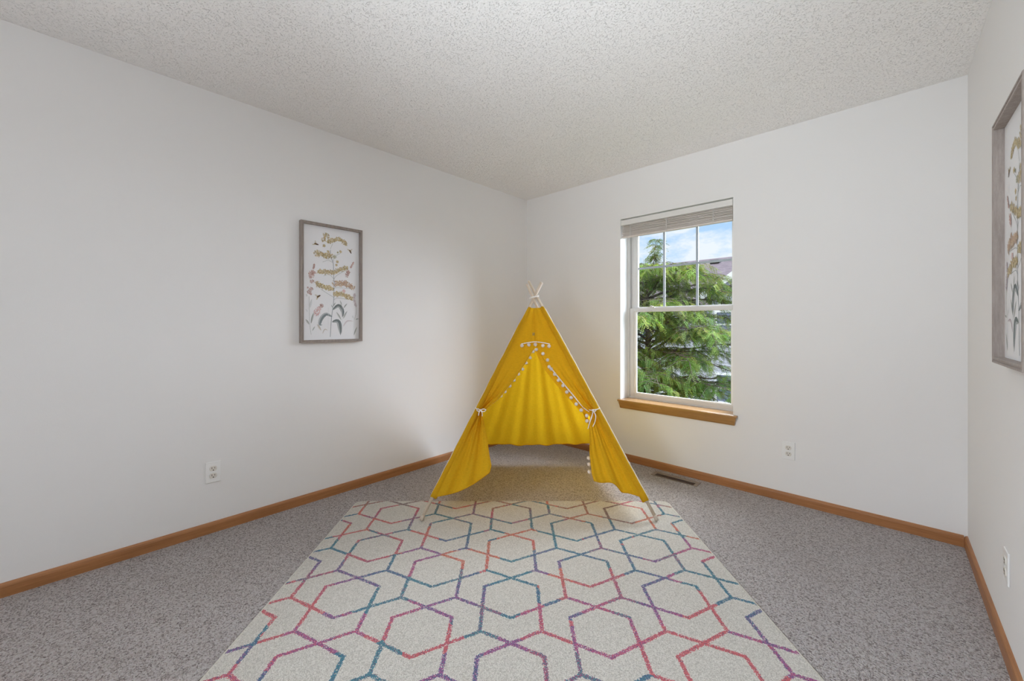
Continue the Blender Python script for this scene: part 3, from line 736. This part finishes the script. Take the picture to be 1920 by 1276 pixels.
# tie cords
def cord(paths, name='tie_cord', r=.0027):
    b_ = MB()
    for p in paths:
        P = samp(p, 26); b_.tube(P, r, 8)
    return b_.build(name, M_cord, tent, smooth=True)
for sd in (-1, 1):
    c = flap_point(sd, .70, .55) + Vector((0, -.028, .002)); pl = pole_at('FL' if sd < 0 else 'FR', c.z + .006)
    lp = []
    for k in range(13):
        a = 2 * math.pi * k / 12; mid = (c + pl) / 2
        lp.append(mid + Vector(((abs(c.x - pl.x) / 2 + .016) * math.cos(a), .030 * math.sin(a) + .012, .006 * math.cos(a) * sd)))
    V = lambda x, y, z: c + Vector((x, y, z))
    if sd < 0:
        ps = [lp, [V(0, 0, 0), V(.018, -.008, .010), V(.036, -.006, .004), V(.022, -.010, -.006), V(0, 0, 0)], [V(0, 0, 0), V(-.014, -.008, .012), V(-.020, -.006, .002), V(-.008, -.01, -.004), V(0, 0, 0)],
              [V(0, 0, 0), V(-.006, -.012, -.012), V(-.010, -.010, -.030)], [V(0, 0, 0), V(.012, -.012, -.010), V(.014, -.012, -.034)]]
    else:
        ps = [lp, [V(0, 0, 0), V(.012, -.006, .006), V(.020, -.002, .003), V(.010, -.008, -.006), V(0, 0, 0)],
              [V(0, 0, 0), V(.014, -.014, -.030), V(.010, -.016, -.066), V(-.004, -.016, -.098)], [V(0, 0, 0), V(-.008, -.014, -.034), V(-.022, -.016, -.072), V(-.034, -.016, -.112)],
              [V(-.034, -.016, -.112), V(-.030, -.016, -.100), V(-.020, -.014, -.060), V(-.004, -.010, -.020), V(0, 0, 0)]]
    cord(ps)
    k = MB().lathe([(.002, -.007), (.0062, -.004), (.0068, .002), (.002, .007)], 12, c).build('knot', M_cord, tent, smooth=True)
# lashing where the poles cross
ls = []
for k in range(4 * 20):
    a = 2 * math.pi * k / 20
    ls.append((.032 * math.cos(a) + .002, .036 * math.sin(a) - .002, 1.333 + .005 * math.sin(a * .25) + k * .00022 + .006 * math.cos(a)))
MB().tube(ls, .0027, 6).build('lashing_cord', M_cord, tent, smooth=True)

# ================================================================ outside the window
GZ = -2.95
M_lawn = mat('lawn', (.10, .20, .04), .9, build=lambda h, b, o: h.put(b.inputs['Base Color'], h.ramp(h.noise(h.obj(), 3, 5, .7), [(.3, (.07, .14, .03)), (.7, (.16, .26, .07))])))
M_pave = mat('concrete', (.55, .55, .56), .9, build=lambda h, b, o: h.put(b.inputs['Base Color'], h.ramp(h.noise(h.obj(), 2, 5, .7), [(.3, (.50, .51, .54)), (.7, (.62, .62, .64))])))
tag(box('lawn', (-40, .6, GZ - .2), (30, 9.0, GZ), M_lawn), 'green lawn below the window, under the tree', 'lawn', kind='structure')
tag(box('pavement', (-40, 9.0, GZ - .2), (30, 45, GZ), M_pave), 'pale concrete drive in front of the house opposite', 'pavement', kind='structure')
# --- house opposite
def siding_b(h, b, o):
    sp = h.node('ShaderNodeSeparateXYZ'); h.put(sp.inputs[0], h.obj())
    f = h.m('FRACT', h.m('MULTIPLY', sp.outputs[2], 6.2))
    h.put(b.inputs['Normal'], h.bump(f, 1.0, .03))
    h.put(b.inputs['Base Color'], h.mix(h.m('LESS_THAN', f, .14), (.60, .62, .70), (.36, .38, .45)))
M_side = mat('lap_siding', (.6, .62, .68), .7, build=siding_b)
def shingle_b(h, b, o):
    n = h.noise(h.scl(h.obj(), (3, 9, 9)), 1.4, 4, .7)
    h.put(b.inputs['Base Color'], h.ramp(n, [(.3, (.23, .19, .23)), (.7, (.42, .36, .40))]))
M_roof = mat('shingle', (.3, .27, .3), .9, build=shingle_b)
M_trim = mat('house_trim', (.86, .88, .92), .6)
M_hglass = mat('house_glass', (.16, .19, .30), .1, spec=.8)
hs = empty('house', (-4.0, 16, GZ))
tag(hs, 'pale grey sided house with mauve shingle roof across the yard, beyond the tree', 'house')
def hb(mb, name, m, parent=hs, bevel=0):
    o = mb.build(name, m, parent, bevel=bevel)
    if parent is hs: o.location = (4.0, -16, -GZ)
    return o
EAVE, RIDGE, RY = 2.05, 4.75, 20.2
b_ = MB(); b_.box(-14, 16, GZ, 5.5, 24.5, EAVE)
hb(b_, 'wall', M_side)
b_ = MB(); sl = (RIDGE - EAVE) / (RY - 15.6)
b_.add([(-14.4, 15.6, EAVE), (5.9, 15.6, EAVE), (5.9, RY, RIDGE), (-14.4, RY, RIDGE), (-14.4, 24.8, EAVE), (5.9, 24.8, EAVE),
        (-14.4, 15.6, EAVE - .15), (5.9, 15.6, EAVE - .15), (-14.4, 24.8, EAVE - .15), (5.9, 24.8, EAVE - .15)],
       [(0, 1, 2, 3), (3, 2, 5, 4), (0, 6, 7, 1), (4, 5, 9, 8), (6, 8, 9, 7), (0, 3, 4, 8, 6), (1, 7, 9, 5, 2)])
hb(b_, 'roof', M_roof)
# front gable standing forward
gx0, gx1, gy = -2.75, 2.6, 15.2; gm = (gx0 + gx1) / 2; gt = 4.45; ge = 2.55
b_ = MB(); vs = [(gx0, gy, GZ), (gx1, gy, GZ), (gx1, gy, ge), (gm, gy, gt - .05), (gx0, gy, ge)]
b_.add([(x, y, z) for x, y, z in vs] + [(x, y + 3.0, z) for x, y, z in vs], [(4, 3, 2, 1, 0), (5, 6, 7, 8, 9)] + [(i, (i + 1) % 5, 5 + (i + 1) % 5, 5 + i) for i in range(5)])
hb(b_, 'gable_wall', M_side)
for s in (-1, 1):
    xe = gx0 - .35 if s < 0 else gx1 + .35; k = (gt - ge) / (gm - gx0); ze = ge - .35 * k
    b_ = MB(); b_.add([(xe, gy - .35, ze), (gm, gy - .35, gt), (gm, gy + 4.5, gt), (xe, gy + 4.5, ze), (xe, gy - .35, ze + .12), (gm, gy - .35, gt + .12), (gm, gy + 4.5, gt + .12), (xe, gy + 4.5, ze + .12)],
                      [(0, 3, 2, 1), (4, 5, 6, 7), (0, 1, 5, 4), (1, 2, 6, 5), (2, 3, 7, 6), (3, 0, 4, 7)])
    hb(b_, 'roof', M_roof)
    b_ = MB(); b_.add([(xe, gy - .42, ze - .16), (gm, gy - .42, gt - .16), (gm, gy - .36, gt - .16), (xe, gy - .36, ze - .16), (xe, gy - .42, ze + .13), (gm, gy - .42, gt + .13), (gm, gy - .36, gt + .13), (xe, gy - .36, ze + .13)],
                      [(0, 3, 2, 1), (4, 5, 6, 7), (0, 1, 5, 4), (1, 2, 6, 5), (2, 3, 7, 6), (3, 0, 4, 7)])
    hb(b_, 'fascia', M_trim)
def hwin(x0, x1, z0, z1, y):
    zm = (z0 + z1) / 2
    f = MB(); ring(f, x0, x1, z0, z1, .09, .09, .10, .09, y - .06, y + .01); f.box((x0 + x1) / 2 - .06, y - .06, z0, (x0 + x1) / 2 + .06, y + .01, z1)
    f.box(x0, y - .05, zm - .035, x1, y + .01, zm + .035)
    o = hb(f, 'window', M_trim)
    g = MB().box(x0 + .05, y - .015, z0 + .05, x1 - .05, y + .02, z1 - .05).build('pane', M_hglass, o)
hwin(-2.62, -.95, .55, 1.75, gy); hwin(.2, 1.9, .55, 1.75, gy); hwin(-2.62, -.95, -2.2, -.9, gy)
hwin(-6.4, -4.9, .3, 1.5, 16); hwin(-9.6, -8.2, .3, 1.5, 16); hwin(-6.4, -4.6, -2.2, -.9, 16)
def vent_on_roof(x, y, w_, name='roof_vent'):
    z = EAVE + (y - 15.6) * sl
    hb(MB().box(x - w_ / 2, y - .12, z - .02, x + w_ / 2, y + .12, z + .17), name, M_dark)
for x, y in ((-3.75, 16.7), (-4.05, 16.7)): vent_on_roof(x, y, .18)
for x in (-3.9, -2.7): vent_on_roof(x, 19.6, .42, 'ridge_vent')

# --- honey locust between the houses: trunk, arching boughs, feathery leaves
tree = empty('honey_locust', (-1.15, 5.2, GZ))
tag(tree, 'feathery green locust tree filling most of the view through the window', 'tree')
M_bark = mat('bark', (.085, .065, .055), .9, build=lambda h, b, o: h.put(b.inputs['Base Color'], h.ramp(h.noise(h.scl(h.obj(), (8, 8, 2)), 3, 5, .7), [(.3, (.05, .04, .035)), (.7, (.14, .11, .095))])))
def leaf_b(h, b, o):
    a = h.node('ShaderNodeAttribute', attribute_name='Col')
    h.put(b.inputs['Base Color'], a.outputs[0]); b.inputs['Roughness'].default_value = .5
    t = h.node('ShaderNodeBsdfTranslucent'); h.put(t.inputs[0], h.mix(1.0, a.outputs[0], (1.0, 1.0, .55), 'MULTIPLY'))
    mx = h.node('ShaderNodeMixShader'); mx.inputs[0].default_value = .55
    h.l.new(b.outputs[0], mx.inputs[1]); h.l.new(t.outputs[0], mx.inputs[2]); h.l.new(mx.outputs[0], o.inputs[0])
M_leaf = mat('leaflet', build=leaf_b)
tr = random.Random(11)
TB = Vector((0, 0, 0))
trunk = [(0, 0, 0), (.05, .02, 1.0), (-.04, .0, 2.0), (.02, .05, 2.9), (.10, 0, 3.7), (.06, .03, 4.5), (.12, 0, 5.2)]
MB().tube(samp(trunk, 30), [lerp(.15, .022, (i / 29) ** .8) for i in range(30)], 12).build('trunk', M_bark, tree, smooth=True)
TP = samp(trunk, 60)
sprays = []          # (polyline) twigs that carry leaves
wood_ = MB()
nb = 84
for i in range(nb):
    f = .22 + .76 * (i + tr.random()) / nb
    st_ = TP[int(f * 59)]; az_ = i * 2.39996 + tr.uniform(-.3, .3)
    L_ = lerp(2.7, 1.45, max(0, (f - .35) / .65) ** 1.3) * tr.uniform(.75, 1.12)
    d = Vector((math.cos(az_), math.sin(az_), 0)); up_ = lerp(.35, .95, f) * tr.uniform(.7, 1.2)
    pts = []
    for k in range(9):
        t = k / 8; pts.append(st_ + d * L_ * t + Vector((tr.uniform(-.05, .05), tr.uniform(-.05, .05), up_ * L_ * (t * .75 - .62 * t * t) + tr.uniform(-.03, .03))))
    P = samp(pts, 18); wood_.tube(P, [lerp(.030, .005, j_ / 17) for j_ in range(18)], 6)
    for q in range(int(10 + L_ * 11)):
        t = tr.uniform(.18, 1); p = P[int(t * 17)]
        a2 = az_ + tr.choice((-1, 1)) * tr.uniform(.3, 1.5); l2 = tr.uniform(.30, .72) * (1.15 - .4 * t)
        d2 = Vector((math.cos(a2), math.sin(a2), 0)); u2 = tr.uniform(-.1, .55)
        tw = [p + d2 * l2 * s_ + Vector((0, 0, l2 * (u2 * s_ - (.45 + .3 * u2) * s_ * s_))) for s_ in (0, .25, .5, .75, 1)]
        wood_.tube(tw, [.006, .005, .004, .003, .002], 4, caps=False); sprays.append((tw, f))
# a leader shooting up above the crown
ld = [TP[-1], TP[-1] + Vector((.10, 0, .22)), TP[-1] + Vector((.13, 0, .45)), TP[-1] + Vector((.16, 0, .72))]
wood_.tube(samp(ld, 10), [lerp(.014, .003, i / 9) for i in range(10)], 6)
LP = samp(ld, 12)
for q in range(22):
    p = LP[tr.randrange(1, 12)]; a2 = tr.uniform(0, 6.28); l2 = tr.uniform(.12, .32); d2 = Vector((math.cos(a2), math.sin(a2), 0))
    tw = [p + d2 * l2 * s_ + Vector((0, 0, l2 * (.5 * s_ - .7 * s_ * s_))) for s_ in (0, .25, .5, .75, 1)]
    wood_.tube(tw, .003, 4, caps=False); sprays.append((tw, 1.0))
wood_.build('branches', M_bark, tree, smooth=True)
lv_ = MB()
greens = [(.15, .26, .075), (.19, .31, .08), (.26, .36, .10), (.11, .22, .07), (.33, .41, .12), (.14, .26, .09)]
for tw, f in sprays:
    base = tr.choice(greens); yl = tr.random() * max(0, f - .3)
    base = tuple(lerp(a, b, yl) for a, b in zip(base, (.42, .47, .13)))
    n = tr.randint(9, 14)
    for k in range(n):
        s_ = tr.uniform(.1, 1); i0 = min(3, int(s_ * 4)); p = tw[i0].lerp(tw[i0 + 1], s_ * 4 - i0); td = (tw[i0 + 1] - tw[i0]).normalized()
        sidev = td.cross(Vector((0, 0, 1))).normalized() * tr.choice((-1, 1))
        dr = (td * .5 + sidev * tr.uniform(.4, 1) + Vector((0, 0, tr.uniform(-.7, .15)))).normalized()
        L_ = tr.uniform(.10, .19); per = dr.cross(Vector((tr.uniform(-.3, .3), tr.uniform(-.3, .3), 1))).normalized()
        c = tuple(max(0, x * tr.uniform(.8, 1.2)) for x in base)
        m_ = 8
        for g_ in range(m_):
            u = (g_ + .6) / m_; o_ = p + dr * L_ * u + Vector((0, 0, -.05 * u * u)); ll = .036 * (1.1 - .5 * u) ; ww_ = .0085
            for sg in (-1, 1):
                e = o_ + (per * sg + dr * .45) * ll + Vector((0, 0, tr.uniform(-.01, .004)))
                w2 = dr * ww_
                md = o_.lerp(e, .55)
                lv_.add([o_, md + w2, e, md - w2], [(0, 1, 2, 3)], c)
print('leaflets', len(lv_.f))
me = bpy.data.meshes.new('foliage'); me.from_pydata(lv_.v, [], lv_.f)
ca = me.color_attributes.new('Col', 'FLOAT_COLOR', 'POINT'); ca.data.foreach_set('color', [x for c in lv_.c for x in (*c, 1)])
fo = link('foliage', me, M_leaf, tree); fo['kind'] = 'stuff'
